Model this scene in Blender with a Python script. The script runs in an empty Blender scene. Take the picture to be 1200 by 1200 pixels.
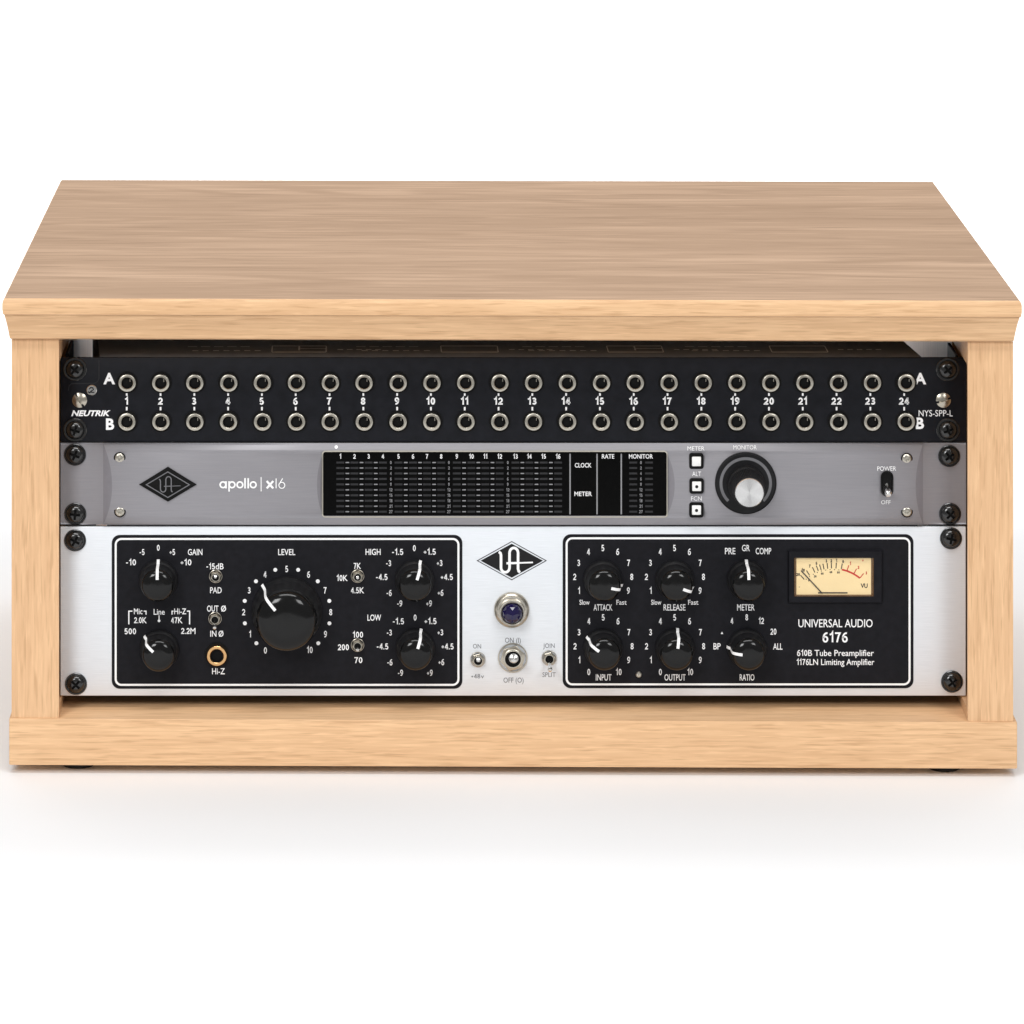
import bpy, bmesh, math
from mathutils import Vector, Matrix

# ------------------------------------------------------------------ camera, light, exposure
C = bpy.context.scene.collection
S = bpy.context.scene
MM = 0.001
F_PX, DIST, U0, V0 = 5438.0, 2417.0, 404.0, -629.0      # focal length (px of 1200), distance, principal point
CAM_X, CAM_Z = -87.8, 683.7                              # mm

cam_d = bpy.data.cameras.new('camera')
cam = bpy.data.objects.new('camera', cam_d); C.objects.link(cam)
cam.location = (CAM_X * MM, -DIST * MM, CAM_Z * MM)
cam.rotation_euler = (math.pi / 2, 0, 0)
cam_d.sensor_width = 36; cam_d.sensor_fit = 'HORIZONTAL'
cam_d.lens = F_PX / 1200 * 36
cam_d.shift_x = (600 - U0) / 1200
cam_d.shift_y = -(600 - V0) / 1200
cam_d.clip_start = 0.05; cam_d.clip_end = 100
S.camera = cam

w = bpy.data.worlds.new('World'); S.world = w; w.use_nodes = True
bg = w.node_tree.nodes['Background']
bg.inputs['Color'].default_value = (1, 1, 1, 1); bg.inputs['Strength'].default_value = 0.30


def area(name, loc, target, sx, sy, power, col=(1, 1, 1), spread=180):
    d = bpy.data.lights.new(name, 'AREA'); d.shape = 'RECTANGLE'; d.size = sx; d.size_y = sy
    d.energy = power; d.color = col; d.spread = math.radians(spread)
    o = bpy.data.objects.new(name, d); C.objects.link(o); o.location = loc
    o.rotation_euler = (Vector(target) - Vector(loc)).to_track_quat('-Z', 'Y').to_euler()
    return o


area('softbox_front_left', (-0.95, -1.75, 1.22), (0, 0, 0.12), 0.6, 0.6, 19.5)
area('softbox_front_right', (0.95, -1.75, 1.22), (0, 0, 0.12), 0.55, 0.55, 10.5)
area('fill_front_top', (0, -1.0, 2.1), (0, -0.15, 0.0), 1.6, 0.5, 24)  # added area light, whitens the floor ahead of the cabinet
area('softbox_overhead', (0, 0.75, 2.05), (0, 0.1, 0.2), 2.0, 0.8, 6)
area('fill_backdrop', (0, 3.3, 2.6), (0, 3.3, 0), 6.0, 4.4, 170, spread=75)  # added area light, drives the floor behind to white

S.view_settings.view_transform = 'Standard'; S.view_settings.look = 'None'
S.view_settings.exposure = 0.0; S.view_settings.gamma = 1.0
S.view_settings.use_curve_mapping = False

# ------------------------------------------------------------------ materials
def nmat(name):
    m = bpy.data.materials.new(name); m.use_nodes = True
    nt = m.node_tree; p = nt.nodes['Principled BSDF']
    return m, nt, p


def N(nt, t, **kw):
    n = nt.nodes.new(t)
    for k, v in kw.items(): setattr(n, k, v)
    return n


def simple(name, col, rough=0.5, metal=0.0, spec=0.5, noise=0.0, nscale=400, bump=0.0, stretch=(1, 1, 1), coat=0.0, emit=None):
    m, nt, p = nmat(name)
    p.inputs['Base Color'].default_value = (*col, 1)
    p.inputs['Roughness'].default_value = rough
    p.inputs['Metallic'].default_value = metal
    p.inputs['Specular IOR Level'].default_value = spec
    p.inputs['Coat Weight'].default_value = coat
    if emit:
        p.inputs['Emission Color'].default_value = (*col, 1); p.inputs['Emission Strength'].default_value = emit
    if noise or bump:
        tc = N(nt, 'ShaderNodeTexCoord'); mp = N(nt, 'ShaderNodeMapping')
        mp.inputs['Scale'].default_value = stretch
        nz = N(nt, 'ShaderNodeTexNoise'); nz.inputs['Scale'].default_value = nscale; nz.inputs['Detail'].default_value = 4
        nt.links.new(tc.outputs['Object'], mp.inputs['Vector']); nt.links.new(mp.outputs['Vector'], nz.inputs['Vector'])
        if noise:
            r = N(nt, 'ShaderNodeMapRange'); r.inputs['To Min'].default_value = 1 - noise; r.inputs['To Max'].default_value = 1 + noise
            r.inputs['From Min'].default_value = 0.25; r.inputs['From Max'].default_value = 0.75
            mx = N(nt, 'ShaderNodeVectorMath', operation='SCALE'); mx.inputs[0].default_value = col
            nt.links.new(nz.outputs['Fac'], r.inputs['Value']); nt.links.new(r.outputs['Result'], mx.inputs['Scale'])
            nt.links.new(mx.outputs['Vector'], p.inputs['Base Color'])
            r2 = N(nt, 'ShaderNodeMapRange'); r2.inputs['To Min'].default_value = max(0, rough - noise * .4); r2.inputs['To Max'].default_value = min(1, rough + noise * .4)
            nt.links.new(nz.outputs['Fac'], r2.inputs['Value']); nt.links.new(r2.outputs['Result'], p.inputs['Roughness'])
        if bump:
            b = N(nt, 'ShaderNodeBump'); b.inputs['Strength'].default_value = bump; b.inputs['Distance'].default_value = 0.0002
            nt.links.new(nz.outputs['Fac'], b.inputs['Height']); nt.links.new(b.outputs['Normal'], p.inputs['Normal'])
    return m


def wood(name, axis, light, dark, pore, band=0.5, pores=1.0, seed=0.0, rough=0.42, spec=0.3, fig=0.0, gs=1.0):
    """Veneer: long soft bands + fine streaks + short dark pores, all running along one axis."""
    m, nt, p = nmat(name)
    L = nt.links.new
    tc = N(nt, 'ShaderNodeTexCoord')

    def noise(along, across, detail, dist=0.0, off=0.0, rgh=0.55):
        along, across = along * gs, across * gs
        mp = N(nt, 'ShaderNodeMapping')
        sc = [across, across, across]; sc[axis] = along
        mp.inputs['Scale'].default_value = sc
        mp.inputs['Location'].default_value = (seed + off, seed * 1.7 + off, seed * .6 + off)
        n = N(nt, 'ShaderNodeTexNoise'); n.inputs['Scale'].default_value = 1.0; n.inputs['Detail'].default_value = detail
        n.inputs['Roughness'].default_value = rgh
        n.inputs['Distortion'].default_value = dist
        L(tc.outputs['Object'], mp.inputs['Vector']); L(mp.outputs['Vector'], n.inputs['Vector'])
        return n.outputs['Fac']

    def rng(v, a, b, c=0.0, d=1.0):
        r = N(nt, 'ShaderNodeMapRange', clamp=True)
        for k, x in zip(('From Min', 'From Max', 'To Min', 'To Max'), (a, b, c, d)): r.inputs[k].default_value = x
        L(v, r.inputs['Value']); return r.outputs['Result']

    def mix(f, a, b):
        x = N(nt, 'ShaderNodeMix', data_type='RGBA')
        L(f, x.inputs[0])
        for s, v in ((6, a), (7, b)):
            if isinstance(v, tuple): x.inputs[s].default_value = (*v, 1)
            else: L(v, x.inputs[s])
        return x.outputs[2]

    broad = rng(noise(1.6 / gs, 26 / gs, 3, 0.5), 0.36, 0.66, 0, band)
    mid = rng(noise(4, 230, 3, 0.3, 5.3), 0.36, 0.66, 0, 0.5)
    fine = rng(noise(26, 700, 3, 0.15, 3.1), 0.39, 0.63, 0, 0.85)
    dash = rng(noise(48, 820, 2, 0.1, 7.7, 0.5), 0.55, 0.68, 0, 0.6 * pores)
    pale = rng(noise(50, 620, 2, 0.2, 12.3, 0.5), 0.56, 0.70, 0, 0.7 * pores)
    # growth-ring figure: contour lines of a long smooth noise, as a flat-sawn veneer shows
    sm = noise(1.1 / gs, 7.5 / gs, 1, 0.25, 21.0, 0.4)
    ml = N(nt, 'ShaderNodeMath', operation='MULTIPLY'); ml.inputs[1].default_value = 130; L(sm, ml.inputs[0])
    sn = N(nt, 'ShaderNodeMath', operation='SINE'); L(ml.outputs[0], sn.inputs[0])
    ring_ = rng(sn.outputs[0], 0.1, 1.0, 0, fig)
    gate = rng(noise(3 / gs, 30 / gs, 2, 0.3, 31.0), 0.42, 0.6)
    rg = N(nt, 'ShaderNodeMath', operation='MULTIPLY'); L(ring_, rg.inputs[0]); L(gate, rg.inputs[1])
    c = mix(broad, light, dark)
    c = mix(rg.outputs[0], c, dark)
    c = mix(mid, c, tuple(.45 * a + .55 * b for a, b in zip(light, dark)))
    c = mix(fine, c, tuple(.25 * a + .75 * b for a, b in zip(light, dark)))
    c = mix(dash, c, pore)
    c = mix(pale, c, tuple(min(.95, q * 1.06) for q in light))
    L(c, p.inputs['Base Color'])
    p.inputs['Roughness'].default_value = rough
    p.inputs['Specular IOR Level'].default_value = spec
    b = N(nt, 'ShaderNodeBump'); b.inputs['Strength'].default_value = 0.12; b.inputs['Distance'].default_value = 0.0003
    L(fine, b.inputs['Height']); L(b.outputs['Normal'], p.inputs['Normal'])
    return m


M = {
    'floor': simple('white_floor', (0.89, 0.895, 0.905), 0.6, spec=0.2, noise=0.004, nscale=3),
    'edge_x': wood('veneer_edge_long', 0, (0.835, 0.55, 0.315), (0.62, 0.37, 0.195), (0.45, 0.25, 0.12), 0.55, 0.7, fig=.25),
    'side': wood('veneer_side_upright', 2, (0.825, 0.54, 0.31), (0.61, 0.362, 0.193), (0.45, 0.25, 0.12), 0.55, 0.7, seed=4.2, fig=.2),
    'top': wood('veneer_top_shaded', 0, (0.68, 0.465, 0.315), (0.42, 0.27, 0.17), (0.27, 0.165, 0.10), 0.95, 0.6, seed=9.4, rough=0.42, spec=.2, fig=.85, gs=.36),  # own grain figure; greyer, darker base colour paints in how light falls on top
    'rubber': simple('black_rubber', (0.015, 0.015, 0.016), 0.7),
    'steel_black': simple('black_painted_steel', (0.012, 0.012, 0.014), 0.5, spec=0.25, noise=0.25, nscale=900, bump=0.15),
    'panel_black': simple('black_patch_panel', (0.0075, 0.008, 0.011), 0.48, spec=0.16, noise=0.3, nscale=160, bump=0.12),
    'cover_black': simple('black_top_cover', (0.15, 0.165, 0.19), 0.55, spec=0.25, noise=0.2, nscale=120),
    'cover_print': simple('grey_cover_print', (0.8, 0.8, 0.8), 0.6, noise=0.1),
    'ink_white': simple('white_ink', (0.88, 0.88, 0.88), 0.6, spec=0.2, noise=0.03),
    'ink_grey': simple('grey_ink', (0.25, 0.25, 0.26), 0.6, spec=0.2, noise=0.03),
    'ink_dim': simple('dim_grey_ink', (0.03, 0.03, 0.032), 0.6, spec=0.1, noise=0.1),
    'ink_black': simple('black_ink', (0.012, 0.012, 0.013), 0.6, spec=0.2, noise=0.05),
    'ink_soft': simple('faint_grey_ink', (0.16, 0.16, 0.17), 0.6, spec=0.2, noise=0.05),
    'ink_red': simple('red_ink', (0.55, 0.03, 0.02), 0.6, spec=0.2, noise=0.05),
    'nickel': simple('nickel', (0.54, 0.51, 0.44), 0.33, metal=1.0, noise=0.05),
    'nickel_warm': simple('warm_nickel', (0.50, 0.46, 0.385), 0.28, metal=1.0, noise=0.05),
    'chrome': simple('chrome', (0.66, 0.65, 0.63), 0.22, metal=1.0, noise=0.02),
    'brass': simple('brass', (0.70, 0.43, 0.20), 0.25, metal=1.0, noise=0.05),
    'hole': simple('dark_bore', (0.004, 0.004, 0.004), 0.6, spec=0.15, noise=0.1),  # near-black parts; also paints shade into shallow bores, recesses and gaps
    'screw': simple('black_oxide_screw', (0.007, 0.007, 0.007), 0.2, spec=0.75, noise=0.1, nscale=900),
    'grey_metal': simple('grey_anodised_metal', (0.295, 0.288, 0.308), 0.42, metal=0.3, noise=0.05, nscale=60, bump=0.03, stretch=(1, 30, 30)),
    'grey_shade': simple('grey_metal_shaded', (0.23, 0.22, 0.24), 0.45, metal=0.3, noise=0.04),  # same grey metal, darkened to paint shade into the scooped ends
    'silver': simple('brushed_silver_faceplate', (0.745, 0.775, 0.81), 0.45, metal=0.15, spec=0.3, noise=0.06, nscale=60, bump=0.15, stretch=(1.5, 40, 60)),
    'glass_black': simple('black_display_glass', (0.003, 0.003, 0.003), 0.2, spec=0.06, noise=0.1),
    'ctl_black': simple('black_control_panel', (0.0095, 0.0095, 0.012), 0.55, spec=0.11, noise=0.22, nscale=260, bump=0.08),
    'knob': simple('gloss_black_knob', (0.005, 0.005, 0.005), 0.12, spec=0.3, noise=0.1),
    'knob_matt': simple('matt_black_knob', (0.008, 0.008, 0.009), 0.5, spec=0.3, noise=0.1),
    'white_plastic': simple('white_button_plastic', (0.85, 0.85, 0.83), 0.35, noise=0.02),
    'dial': simple('cream_dial_card', (0.76, 0.59, 0.32), 0.6, spec=0.2, noise=0.04, nscale=60, emit=0.16),
    'brown': simple('brown_meter_frame', (0.11, 0.055, 0.022), 0.4, noise=0.1),
    'jewel': simple('violet_jewel_glass', (0.006, 0.003, 0.042), 0.07, spec=0.5, noise=0.1, coat=0.25),
}

# spun aluminium cap: fine concentric lathe marks with anisotropic sheen
m, nt, p = nmat('spun_aluminium')
p.inputs['Base Color'].default_value = (0.93, 0.93, 0.93, 1); p.inputs['Metallic'].default_value = 0.85
p.inputs['Roughness'].default_value = 0.24; p.inputs['Anisotropic'].default_value = 0.9
tg = N(nt, 'ShaderNodeTangent'); tg.direction_type = 'RADIAL'; tg.axis = 'Y'
nt.links.new(tg.outputs['Tangent'], p.inputs['Tangent'])
M['spun'] = m
# thin meter glass
m = bpy.data.materials.new('clear_meter_glass'); m.use_nodes = True; nt = m.node_tree; nt.nodes.remove(nt.nodes['Principled BSDF'])
tr = N(nt, 'ShaderNodeBsdfTransparent'); gl = N(nt, 'ShaderNodeBsdfGlossy'); gl.inputs['Roughness'].default_value = 0.03
ms = N(nt, 'ShaderNodeMixShader'); ms.inputs[0].default_value = 0.03
nt.links.new(tr.outputs[0], ms.inputs[1]); nt.links.new(gl.outputs[0], ms.inputs[2])
nt.links.new(ms.outputs[0], nt.nodes['Material Output'].inputs['Surface'])
M['glass'] = m


# ------------------------------------------------------------------ mesh helpers (all in millimetres)
class MB:
    def __init__(self):
        self.v = []; self.f = []; self.m = []; self.mats = []

    def mi(self, mat):
        if mat not in self.mats: self.mats.append(mat)
        return self.mats.index(mat)

    def add(self, vs, fs, mat):
        b = len(self.v); self.v += [tuple(x) for x in vs]; k = self.mi(mat)
        for f in fs: self.f.append([b + i for i in f]); self.m.append(k)

    def from_bm(self, bm, mat):
        bm.verts.index_update()
        self.add([v.co[:] for v in bm.verts], [[v.index for v in f.verts] for f in bm.faces], mat); bm.free()

    def box(self, a, b, mat, bevel=0.0, seg=2):
        bm = bmesh.new(); bmesh.ops.create_cube(bm, size=1)
        for v in bm.verts:
            v.co = [((a[i] + b[i]) / 2 + v.co[i] * (b[i] - a[i])) for i in range(3)]
        if bevel: bmesh.ops.bevel(bm, geom=bm.edges[:] + bm.verts[:], offset=bevel, segments=seg, affect='EDGES', profile=.5)
        self.from_bm(bm, mat)

    def lathe(self, prof, mat, n=48, c=(0, 0, 0), axis=(0, -1, 0), rot=0.0, ry=1.0, cap=False):
        """prof = [(radius, height along axis)]; axis default points at the viewer."""
        q = Vector((0, 0, 1)).rotation_difference(Vector(axis))
        vs, fs = [], []
        for r, h in prof:
            for i in range(n):
                t = 2 * math.pi * i / n + rot
                vs.append(q @ Vector((r * math.cos(t), r * math.sin(t) * ry, h)) + Vector(c))
        for j in range(len(prof) - 1):
            for i in range(n):
                a, b2 = j * n + i, j * n + (i + 1) % n
                fs.append((a, b2, b2 + n, a + n))
        if cap: fs.append([(len(prof) - 1) * n + i for i in range(n)])
        self.add(vs, fs, mat)

    def ribbon(self, pts, wd, mat, y, closed=False, yf=None):
        """flat stroke in the XZ plane, mitred, at depth y"""
        P = [Vector((a, b)) for a, b in pts]; n = len(P); L = []
        for i in range(n):
            a = P[i - 1] if (i > 0 or closed) else None
            b = P[(i + 1) % n] if (i < n - 1 or closed) else None
            d1 = (P[i] - a).normalized() if a is not None else (b - P[i]).normalized()
            d2 = (b - P[i]).normalized() if b is not None else d1
            n1 = Vector((-d1.y, d1.x)); n2 = Vector((-d2.y, d2.x)); nn = (n1 + n2)
            nn = nn.normalized() if nn.length > 1e-6 else n1
            s = wd / 2 / max(0.35, nn.dot(n1)); L.append((P[i] + nn * s, P[i] - nn * s))
        vs = []
        for a, b in L:
            for q in (a, b): vs.append((q.x, yf(q.y) if yf else y, q.y))
        fs = []
        for i in range(n if closed else n - 1):
            j = (i + 1) % n; fs.append((2 * i, 2 * j, 2 * j + 1, 2 * i + 1))
        self.add(vs, fs, mat)

    def poly(self, pts, y, mat, yf=None):
        self.add([(a, yf(b) if yf else y, b) for a, b in pts], [list(range(len(pts)))], mat)

    def disc(self, x, z, r, y, mat, n=16, yf=None):
        self.poly([(x + r * math.cos(2 * math.pi * i / n), z + r * math.sin(2 * math.pi * i / n)) for i in range(n)], y, mat, yf)

    def text(self, s, x, z, h, mat, y, wd=None, bold=0.0, slant=0.0, k=0.88, yf=None):
        """printed text: centre x, centre of cap height z, cap height h"""
        vs, fs = text_mesh(s, bold, slant)
        x0 = min(v[0] for v in vs); x1 = max(v[0] for v in vs)
        sy = h / CAP; sx = (wd / (x1 - x0)) if wd else sy * k
        self.add([(x + (v[0] - (x0 + x1) / 2) * sx, yf(z + v[1] * sy - h / 2) if yf else y, z + v[1] * sy - h / 2) for v in vs], fs, mat)

    def build(self, name, parent=None, loc=(0, 0, 0), smooth=True, sharp=35):
        me = bpy.data.meshes.new(name)
        me.from_pydata([(a * MM, b * MM, c * MM) for a, b, c in self.v], [], self.f)
        for mt in self.mats: me.materials.append(M[mt])
        me.polygons.foreach_set('material_index', self.m)
        if smooth:
            me.polygons.foreach_set('use_smooth', [True] * len(me.polygons))
            me.set_sharp_from_angle(angle=math.radians(sharp))
        bm = bmesh.new(); bm.from_mesh(me); bmesh.ops.recalc_face_normals(bm, faces=bm.faces[:]); bm.to_mesh(me); bm.free()
        me.update()
        o = bpy.data.objects.new(name, me); C.objects.link(o); o.parent = parent
        o.location = [q * MM for q in loc]
        return o


_tc = {}
def el(cx, cy, rx, ry, a0, a1, n=14):
    return [(cx + rx * math.cos(math.radians(a0 + (a1 - a0) * i / n)), cy + ry * math.sin(math.radians(a0 + (a1 - a0) * i / n))) for i in range(n + 1)]


def digit(ch, t):
    """centre-line strokes of the figures (cap height 1), t = stroke width; returns (strokes, advance)"""
    h = t / 2; W = .58; w0, w1 = h, W - h; c = W / 2; rx = c - h
    b, tp = h, 1 - h
    D = {
        '0': [el(c, .5, rx, .5 - h, 90, 450, 28)],
        '1': [[(.02, .76), (.20, .83), (.30, 1), (.30, 0)]],
        '2': [el(c, tp - .26, rx, .26, 170, -35) + [(w0 + .02, b + .06), (w0, b), (W, b)]],
        '3': [el(c - .02, .76 - h * .4, rx - .03, .24 - h * .6, 160, -90, 12) + el(c - .01, .27 + h * .2, rx, .27 - h * .8, 90, -160, 14)],
        '4': [[(w1 - .09, 0), (w1 - .09, 1)], [(w1 - .11, .95), (.06, .30)], [(0, .29), (W + .01, .29)]],
        '5': [[(w1 - .02, tp), (w0 + .08, tp), (w0 + .02, .52)] + el(c - .01, .33 - h * .1, rx, .33 - h * .9, 135, -155)],
        '6': [el(c, .32 - h * .2, rx, .32 - h * .8, 0, 360, 22), el(c + .14, .40, rx + .14, .60 - h, 180, 92, 8) + [(w1, .90)]],
        '7': [[(0, tp), (w1, tp), (w1 - .14, .62), (.2, 0)]],
        '8': [el(c, .76 - h * .3, rx - .02, .24 - h * .7, 0, 360, 20), el(c, .27 + h * .1, rx, .27 - h * .9, 0, 360, 20)],
        '9': [el(c, .68 + h * .2, rx, .32 - h * .8, 0, 360, 22), el(c - .14, .60, rx + .14, .60 - h, 0, -88, 8) + [(w0, .10)]],
        '-': [[(.04, .40), (.34, .40)]],
        '+': [[(.02, .42), (.46, .42)], [(.24, .20), (.24, .64)]],
        '.': [[(h, 0), (h, t * 1.1)]],
    }
    adv = {'1': .42, '-': .38, '+': .48, '.': t}.get(ch, W)
    return D[ch], adv


def glyph_run(s, bold, slant):
    cu = bpy.data.curves.new('t', 'FONT'); cu.body = s; cu.size = 1; cu.resolution_u = 3; cu.fill_mode = 'BOTH'; cu.offset = bold; cu.shear = slant
    ob = bpy.data.objects.new('t', cu)
    me = bpy.data.meshes.new_from_object(ob)
    r = ([tuple(v.co[:2]) for v in me.vertices], [list(p_.vertices) for p_ in me.polygons])
    bpy.data.objects.remove(ob); bpy.data.meshes.remove(me); bpy.data.curves.remove(cu)
    return r


def text_mesh(s, bold=0.0, slant=0.0):
    key = (s, bold, slant)
    if key in _tc: return _tc[key]
    figs = '0123456789-+.'
    if not any(ch in '0123456789' for ch in s): _tc[key] = glyph_run(s, bold, slant); return _tc[key]
    runs = []
    for ch in s:
        f = ch in figs
        if runs and runs[-1][0] == f: runs[-1][1] += ch
        else: runs.append([f, ch])
    vs, fs, x = [], [], 0.0
    wt = .125 + bold * 4.2
    for f, r in runs:
        if f:
            for ch in r:
                st, adv = digit(ch, wt)
                for q, line in enumerate(st):
                    closed = math.dist(line[0], line[-1]) < 1e-4
                    if closed: line = line[:-1]
                    tmp = MB(); tmp.ribbon([(a * CAP * 1.0, b * CAP) for a, b in line], wt * CAP, 'ink_white', 0, closed)
                    o = len(vs); vs += [(a + x, c) for a, _, c in tmp.v]; fs += [[o + i for i in g] for g in tmp.f]
                x += (adv + .13) * CAP
        else:
            lead = len(r) - len(r.lstrip(' ')); tail = len(r) - len(r.rstrip(' '))
            x += .28 * CAP * lead
            gv, gf = glyph_run(r.strip(' '), bold, slant); m0 = min(v[0] for v in gv)
            o = len(vs); vs += [(v[0] - m0 + x, v[1]) for v in gv]; fs += [[o + i for i in g] for g in gf]
            x += max(v[0] for v in gv) - m0 + (.12 + .28 * tail) * CAP
    _tc[key] = (vs, fs); return _tc[key]
CAP = 1
CAP = max(v[1] for v in glyph_run('H', 0, 0)[0])


def empty(name, loc, label, cat):
    o = bpy.data.objects.new(name, None); C.objects.link(o); o.location = [q * MM for q in loc]
    o.empty_display_size = 0.05; o['label'] = label; o['category'] = cat
    return o


def dup(o, parent, loc, rot=None, label=None):
    c = o.copy(); C.objects.link(c); c.parent = parent; c.location = [q * MM for q in loc]
    if rot is not None: c.rotation_euler = rot
    for ch in o.children:
        d = ch.copy(); C.objects.link(d); d.parent = c
    return c


def rrect(x0, z0, x1, z1, r, n=6):
    pts = []
    for cx, cz, a0 in ((x1 - r, z1 - r, 0), (x0 + r, z1 - r, 90), (x0 + r, z0 + r, 180), (x1 - r, z0 + r, 270)):
        for i in range(n + 1):
            t = math.radians(a0 + 90 * i / n); pts.append((cx + r * math.cos(t), cz + r * math.sin(t)))
    return pts


# ------------------------------------------------------------------ the setting
mb = MB(); mb.box((-3000, -520, -20), (3000, 9000, 0), 'floor')
fl = mb.build('floor', smooth=False); fl['kind'] = 'structure'

YP = 22.0
K = (DIST + YP) / F_PX                                       # mm per photo pixel on the rack plane
def px(u): return CAM_X + (u - U0) * K
def pz(v): return CAM_Z - (v - V0) * K
def plane(y):
    global K
    K = (DIST + y) / F_PX
def P(u, v): return (px(u), pz(v))

# ------------------------------------------------------------------ the cabinet (turned by 0.77 degrees)
YAW = math.atan(73.0 / F_PX)
cab = empty('rack_cabinet', (0, 0, 0), 'pale oak cabinet open at the front, with three electronic units stacked inside it', 'rack cabinet')
cab.rotation_euler = (0, 0, -YAW)


def cx(u, yl):                      # local x on the cabinet for a photo column, at local depth yl
    lo, hi = -400.0, 400.0
    for _ in range(50):
        x = (lo + hi) / 2
        X = x * math.cos(YAW) + yl * math.sin(YAW); Y = -x * math.sin(YAW) + yl * math.cos(YAW)
        if U0 + (X - CAM_X) * F_PX / (DIST + Y) < u: lo = x
        else: hi = x
    return x


def cz(v, yl): return CAM_Z - (v - V0) * (DIST + yl) / F_PX


DEPTH = 391.5
# top board: swept profile round all four sides: (inset from the outermost line, z)
YS = -9.5
zt, zb = cz(351.5, YS), cz(399.3, 0)
XL, XR = cx(2.6, YS), cx(1197.6, YS)
zband = cz(370, YS)
prof = [(1.3, zt), (0.75, zt - .35), (0.25, zt - 1.3), (0.0, zt - 2.8), (0.0, zt - 5.5), (0.35, zband), (0.9, zband - .5), (1.9, zband - 5), (2.7, zband - 9.5), (3.3, zb + 1.2), (4.1, zb + .35), (5.0, zb)]
mb = MB(); vs, fs = [], []
for ins, z in prof:
    fi = YS + ins * (1.0 if ins < .6 or z > zband else 2.1)
    vs += [(XL + ins, fi, z), (XR - ins, fi, z), (XR - ins, DEPTH - ins, z), (XL + ins, DEPTH - ins, z)]
for j in range(len(prof) - 1):
    for i in range(4): fs.append((4 * j + i, 4 * j + (i + 1) % 4, 4 * j + 4 + (i + 1) % 4, 4 * j + 4 + i))
k = len(prof) - 1
mb.add(vs, fs + [(4 * k, 4 * k + 1, 4 * k + 2, 4 * k + 3)], 'edge_x')
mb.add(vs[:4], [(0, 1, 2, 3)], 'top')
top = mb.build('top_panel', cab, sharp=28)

# base board
b0, b1 = cz(899, 0), cz(844, 0)
BXL, BXR = cx(10.6, 0), cx(1192.2, 0)
mb = MB(); mb.box((BXL, 0, b0), (BXR, DEPTH - 4, b1), 'edge_x', 0.7, 2)
base = mb.build('base_panel', cab)
# uprights
GZ0, GZ1 = pz(817), pz(417.5)
for u0, u1 in ((13.6, 69.0), (1134.0, 1187.3)):
    # the inner face is routed out behind a thin front lip, so the rack ears slip in behind it
    xa, xb = cx(u0, 1), cx(u1, 1)
    xi, xo = (xb, xa) if u0 < 600 else (xa, xb)
    g = xi + (-6 if u0 < 600 else 6)
    ye = DEPTH - 6
    full = [(xo, 1.0), (xi, 1.0), (xi, ye), (xo, ye)]
    groove = [(xo, 1.0), (xi, 1.0), (xi, 3.6), (g, 3.6), (g, 70), (xi, 70), (xi, ye), (xo, ye)]
    mb = MB()
    for ol, za, zc2, caps in ((full, b1 + .05, GZ0, 1), (groove, GZ0, GZ1, 0), (full, GZ1, zb - .05, 1)):
        n_ = len(ol)
        mb.add([(a_, b_, za) for a_, b_ in ol] + [(a_, b_, zc2) for a_, b_ in ol],
               [(i, (i + 1) % n_, n_ + (i + 1) % n_, n_ + i) for i in range(n_)] + ([list(range(n_)), list(range(n_, 2 * n_))] if caps else []), 'side')
    mb.build('side_panel', cab, smooth=False)
# feet
mb = MB(); mb.lathe([(9, 0), (9, -1.2), (8.2, -b0 + .1), (0, -b0 + .1)], 'rubber', 32, (0, 0, 0), (0, 0, 1))
for i, (x, y) in enumerate(((cx(92, 18), 18), (cx(1106, 18), 18), (cx(92, 18), 360), (cx(1106, 18), 360))):
    if i == 0: foot = mb.build('rubber_foot', cab, (x, y, b0))
    else: dup(foot, cab, (x, y, b0))

# rack rails (black angle steel inside the uprights)
rz0, rz1 = pz(814), pz(418.6)
cy, sy = math.cos(YAW), math.sin(YAW)
for s, u in ((1, 69.5), (-1, 1133.5)):
    x = cx(u, 1)
    mb = MB()
    xi = x + s * 1.2
    a, b = sorted((xi, xi + s * 1.6)); mb.box((a, YP + 8, rz0), (b, YP + 44, rz1), 'steel_black', .2, 1)
    a, b = sorted((xi + s * 1.6, xi + s * 16)); mb.box((a, YP + 8, rz0), (b, YP + 9.6, rz1 - 4), 'steel_black', .2, 1)
    r = mb.build('mounting_rail', cab)


# ------------------------------------------------------------------ shared hardware
def make_screw(name, R, depth, mat, rec, arm, half, washer=None, slot=False):
    """domed head with a cross (or slot) recess, as one polar grid"""
    mb = MB(); n, rings = 96, 34; vs, fs, dark = [], [], []
    for j in range(rings + 1):
        r = R * j / rings
        for i in range(n):
            t = 2 * math.pi * i / n; x, z = r * math.cos(t), r * math.sin(t)
            h = depth * (1 - .85 * (r / R) ** (2.0 if slot else 4.0))
            if slot:
                q = abs(x * .8 + z * .6) < half
            else:
                q = (abs(x) < half and abs(z) < arm) or (abs(z) < half and abs(x) < arm)
            if q: h -= rec * (1 - .45 * r / R); dark.append(len(vs))
            vs.append((x, -h, z))
    for j in range(rings):
        for i in range(n):
            a, b = j * n + i, j * n + (i + 1) % n; fs.append((a, b, b + n, a + n))
    dark = set(dark); pit = [f for f in fs if all(i in dark for i in f)]
    mb.add(vs, [f for f in fs if not all(i in dark for i in f)], mat)
    mb.add(vs, pit, 'hole' if mat == 'screw' else mat)
    mb.lathe([(R * 1.0, 0), (R, depth * .15)], mat, 72)
    if washer: mb.lathe([(washer, 0), (washer, .5), (washer - .35, .8), (R, .8)], 'screw', 48)
    return mb


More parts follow.
